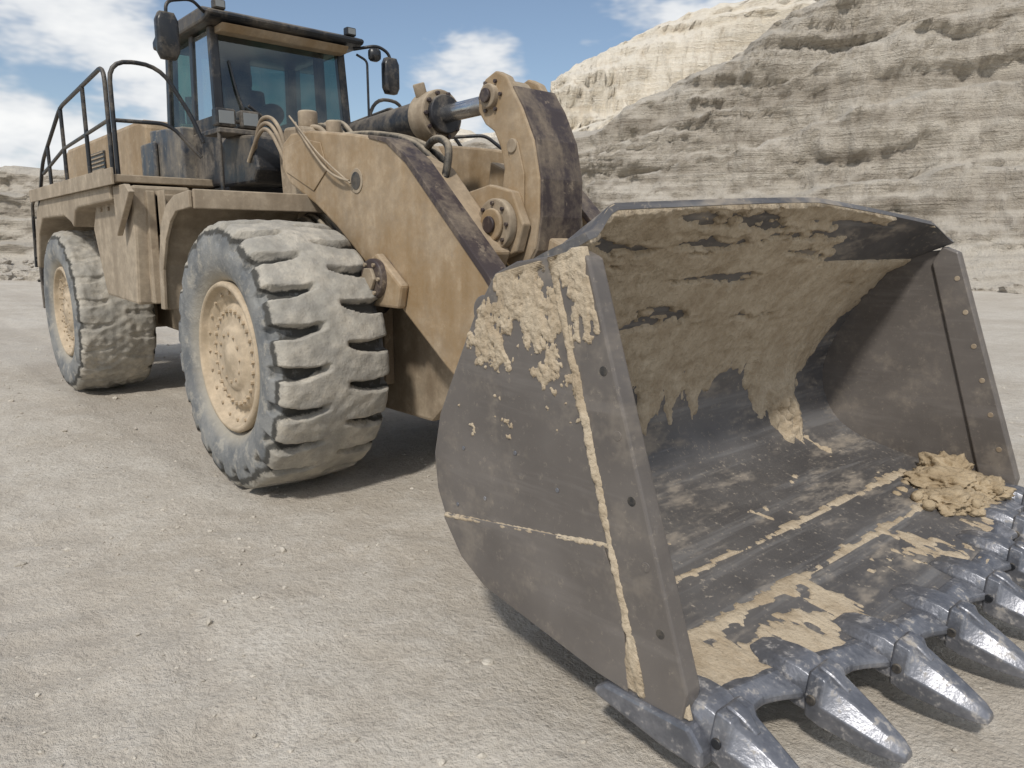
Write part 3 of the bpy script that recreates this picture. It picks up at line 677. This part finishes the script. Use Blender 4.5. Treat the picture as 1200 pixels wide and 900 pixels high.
# ---------------------------------------------------------------- quarry walls
CX,CY=5.56,-3.9
def W(r,f): return (CX+.664*r-.748*f, CY+.748*r+.664*f)
def wall(name,path,profile,mat,ns,nt,amp,seed):
    def samp(u):
        m=len(path)-1; k=u*m; i=min(int(k),m-1); t=k-i; t=t*t*(3-2*t)*.5+t*.5
        return tuple(path[i][q]*(1-t)+path[i+1][q]*t for q in range(3))
    prl=[0]
    for a,b in zip(profile,profile[1:]): prl.append(prl[-1]+math.hypot(b[0]-a[0],(b[1]-a[1])*14))
    vs=[];fs=[]
    for i in range(ns+1):
        u=i/ns; r,f,H=samp(u); ra,fa,_=samp(max(0,u-.03)); rb,fb,_=samp(min(1,u+.03))
        dx,df=rb-ra,fb-fa; l=math.hypot(dx,df); nr,nf=-df/l,dx/l
        if nf<0: nr,nf=-nr,-nf
        bw=fr(u*8+seed,0,1,3); bb=fr(u*14+seed,4,1,4)
        for j in range(nt+1):
            d=prl[-1]*j/nt; k=0
            while k<len(prl)-2 and d>prl[k+1]: k+=1
            t=(d-prl[k])/(prl[k+1]-prl[k]); sb=profile[k][0]*(1-t)+profile[k+1][0]*t; hh=(profile[k][1]*(1-t)+profile[k+1][1]*t)
            z=hh*H+(bw*.8+bb*.4)*sm(0,.2,hh)
            zz=z+.9*fr(r*.06,f*.06,3,3)
            pm=.35+.65*sm(-.35,.35,fr(r*.09+seed,z*.25,f*.03,3))
            dsp=fr(r*.10+seed,f*.10,z*.08,3)*1.2+fr(r*.45+seed,f*.45,z*.20,4)*.5
            led=fr(r*.03+seed,f*.03,zz*1.0,4); led=math.copysign(abs(led)**.6,led)
            dsp+=led*.55*pm+fr(r*.2+seed,f*.2,zz*3.0,3)*.26*pm
            dsp+=fr(r*1.3+seed,f*1.3,z*1.3,5)*.36
            dsp*=amp*(.25+.75*sm(0,.10,hh))
            z2=z+(fr(r*.6+seed,f*.6,z*.6+9,4)*.22*amp if hh>.02 else 0)
            if j==0: z2=-.6
            x,y=W(r+nr*(sb-dsp),f+nf*(sb-dsp)); vs.append((x,y,z2))
    m=nt+1
    for i in range(ns):
        for j in range(nt): a=i*m+j; fs.append((a,a+m,a+m+1,a+1))
    return mesh(name,vs,fs,mat,smooth=True)
profA=[(-7,-.03),(-4.5,.015),(-2.4,.06),(-.8,.13),(-.1,.17),(.3,.27),(2.8,.285),(3.4,.33),(3.8,.49),(6.6,.51),(7.0,.71),(9.4,.735),(9.8,.93),(11.5,1.0),(16,1.02),(28,1.0)]
pathA=[(-95,60,6),(-62,54,7.0),(-42,50,7.8),(-30,50,8.2),(-22,50,8.8),(-11,50,10),(0,47,10.4),(3,45.5,11.0),(11,42,14.5),(17.5,39.5,18.5),(24,37.5,21),(36,33,22),(50,26,21),(66,8,19),(75,-20,19)]
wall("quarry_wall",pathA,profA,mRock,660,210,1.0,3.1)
profB=[(-8,-.03),(-3,.1),(2,.35),(5,.38),(7,.62),(11,.66),(13,.88),(18,1.0),(30,1.03),(60,1.0)]
pathB=[(-150,95,9),(-95,90,10),(-64,80,10.2),(-50,75,10.5),(-44,75,12.5),(-38,75,14),(-16,75,15),(-6,74,15.2),(-1,73,17),(3,72,20),(11,72,24),(20,72,28),(40,70,32),(80,60,34)]
wall("quarry_hill",pathB,profB,mSunTone,420,130,1.6,11.7)
def rubble():
    base=bmesh.new(); bmesh.ops.create_icosphere(base,subdivisions=2,radius=1); bv=[v.co.copy() for v in base.verts]; bf=[[v.index for v in f.verts] for f in base.faces]; base.free()
    vs=[];fs=[]
    for i in range(1500):
        u=random.random() if i%2 else random.random()*.35; k=u*(len(pathA)-5)+1; a=int(k); t=k-a
        r=pathA[a][0]*(1-t)+pathA[a+1][0]*t; f=pathA[a][1]*(1-t)+pathA[a+1][1]*t
        back=random.uniform(-7,-.5); f+=back
        s=random.uniform(.06,.22) if random.random()<.8 else random.uniform(.22,.6)
        x,y=W(r,f); z=max(0,(back+5)*.22); o=len(vs); sd=i*1.7
        for v in bv:
            kk=1+noise.noise(v*1.5+Vector((sd,0,0)))*.7; w=v*kk*s; vs.append((x+w.x,y+w.y,z+w.z*.75))
        fs.extend([[o+q for q in ff_] for ff_ in bf])
    mesh("rubble",vs,fs,mRock)
rubble()
# ---------------------------------------------------------------- world
wd=bpy.data.worlds.new("World"); S.world=wd; wd.use_nodes=True; nt=wd.node_tree; nt.nodes.clear()
class Wd(M):
    def __init__(s): s.t=nt
w=Wd()
sund=Vector((.42,-.66,.85)).normalized(); el=math.asin(sund.z); az=math.atan2(sund.x,sund.y)
sky=w.n("ShaderNodeTexSky",sky_type='NISHITA'); sky.sun_disc=False; sky.sun_elevation=el; sky.sun_rotation=az; sky.dust_density=.7
tc=w.n("ShaderNodeTexCoord"); D=tc.outputs['Generated']
def dot(v):
    q=w.n("ShaderNodeVectorMath",operation='DOT_PRODUCT'); w.L(D,q.inputs[0]); q.inputs[1].default_value=Vector(v).normalized(); return q.outputs['Value']
mp=w.n("ShaderNodeMapping"); mp.inputs['Scale'].default_value=(1,1,2.4); w.L(D,mp.inputs[0])
nz=w.n("ShaderNodeTexNoise"); nz.inputs['Scale'].default_value=3.6; nz.inputs['Detail'].default_value=5; nz.inputs['Roughness'].default_value=.60; w.L(mp.outputs[0],nz.inputs['Vector'])
c1=w.ramp(dot((-.953,.228,.19)),.955,.998,0,.17)
c2=w.ramp(dot((-.785,.585,.170)),.990,.9992,0,.21)
c3=w.ramp(dot((-.83,.45,.34)),.970,.995,0,-.22)
c4=w.ramp(dot((.6,-.3,.7)),-.2,.6,0,.12)
tot=w.math('ADD',w.math('ADD',w.math('ADD',nz.outputs['Fac'],c1),w.math('ADD',c2,c3)),c4)
cf=w.ramp(tot,.54,.66,0,.96)
cc=w.mix(w.ramp(tot,.56,.78),(6.4,6.7,7.1),(9.2,9.2,9.1))
skc=w.mix(.06,sky.outputs[0],(5.0,5.1,5.3))
colr=w.mix(cf,skc,cc)
bg=w.n("ShaderNodeBackground"); w.L(colr,bg.inputs[0]); bg.inputs[1].default_value=.108
ow=w.n("ShaderNodeOutputWorld"); w.L(bg.outputs[0],ow.inputs[0])
sl=bpy.data.lights.new("sun",'SUN'); sl.energy=2.7; sl.angle=math.radians(5); sl.color=(1,.95,.875)
so=bpy.data.objects.new("sun",sl); COL.objects.link(so); so.rotation_euler=sund.to_track_quat('Z','Y').to_euler(); so.location=(0,0,30)
# ---------------------------------------------------------------- camera
cd=bpy.data.cameras.new("camera"); co=bpy.data.objects.new("camera",cd); COL.objects.link(co); S.camera=co
cd.sensor_width=36; cd.lens=880/1200*36; cd.clip_end=2000; cd.clip_start=.05
co.location=(CX,CY,1.9); p=math.radians(10.4)
fw=Vector((-.748*math.cos(p),.664*math.cos(p),-math.sin(p)))
co.rotation_euler=fw.to_track_quat('-Z','Y').to_euler()
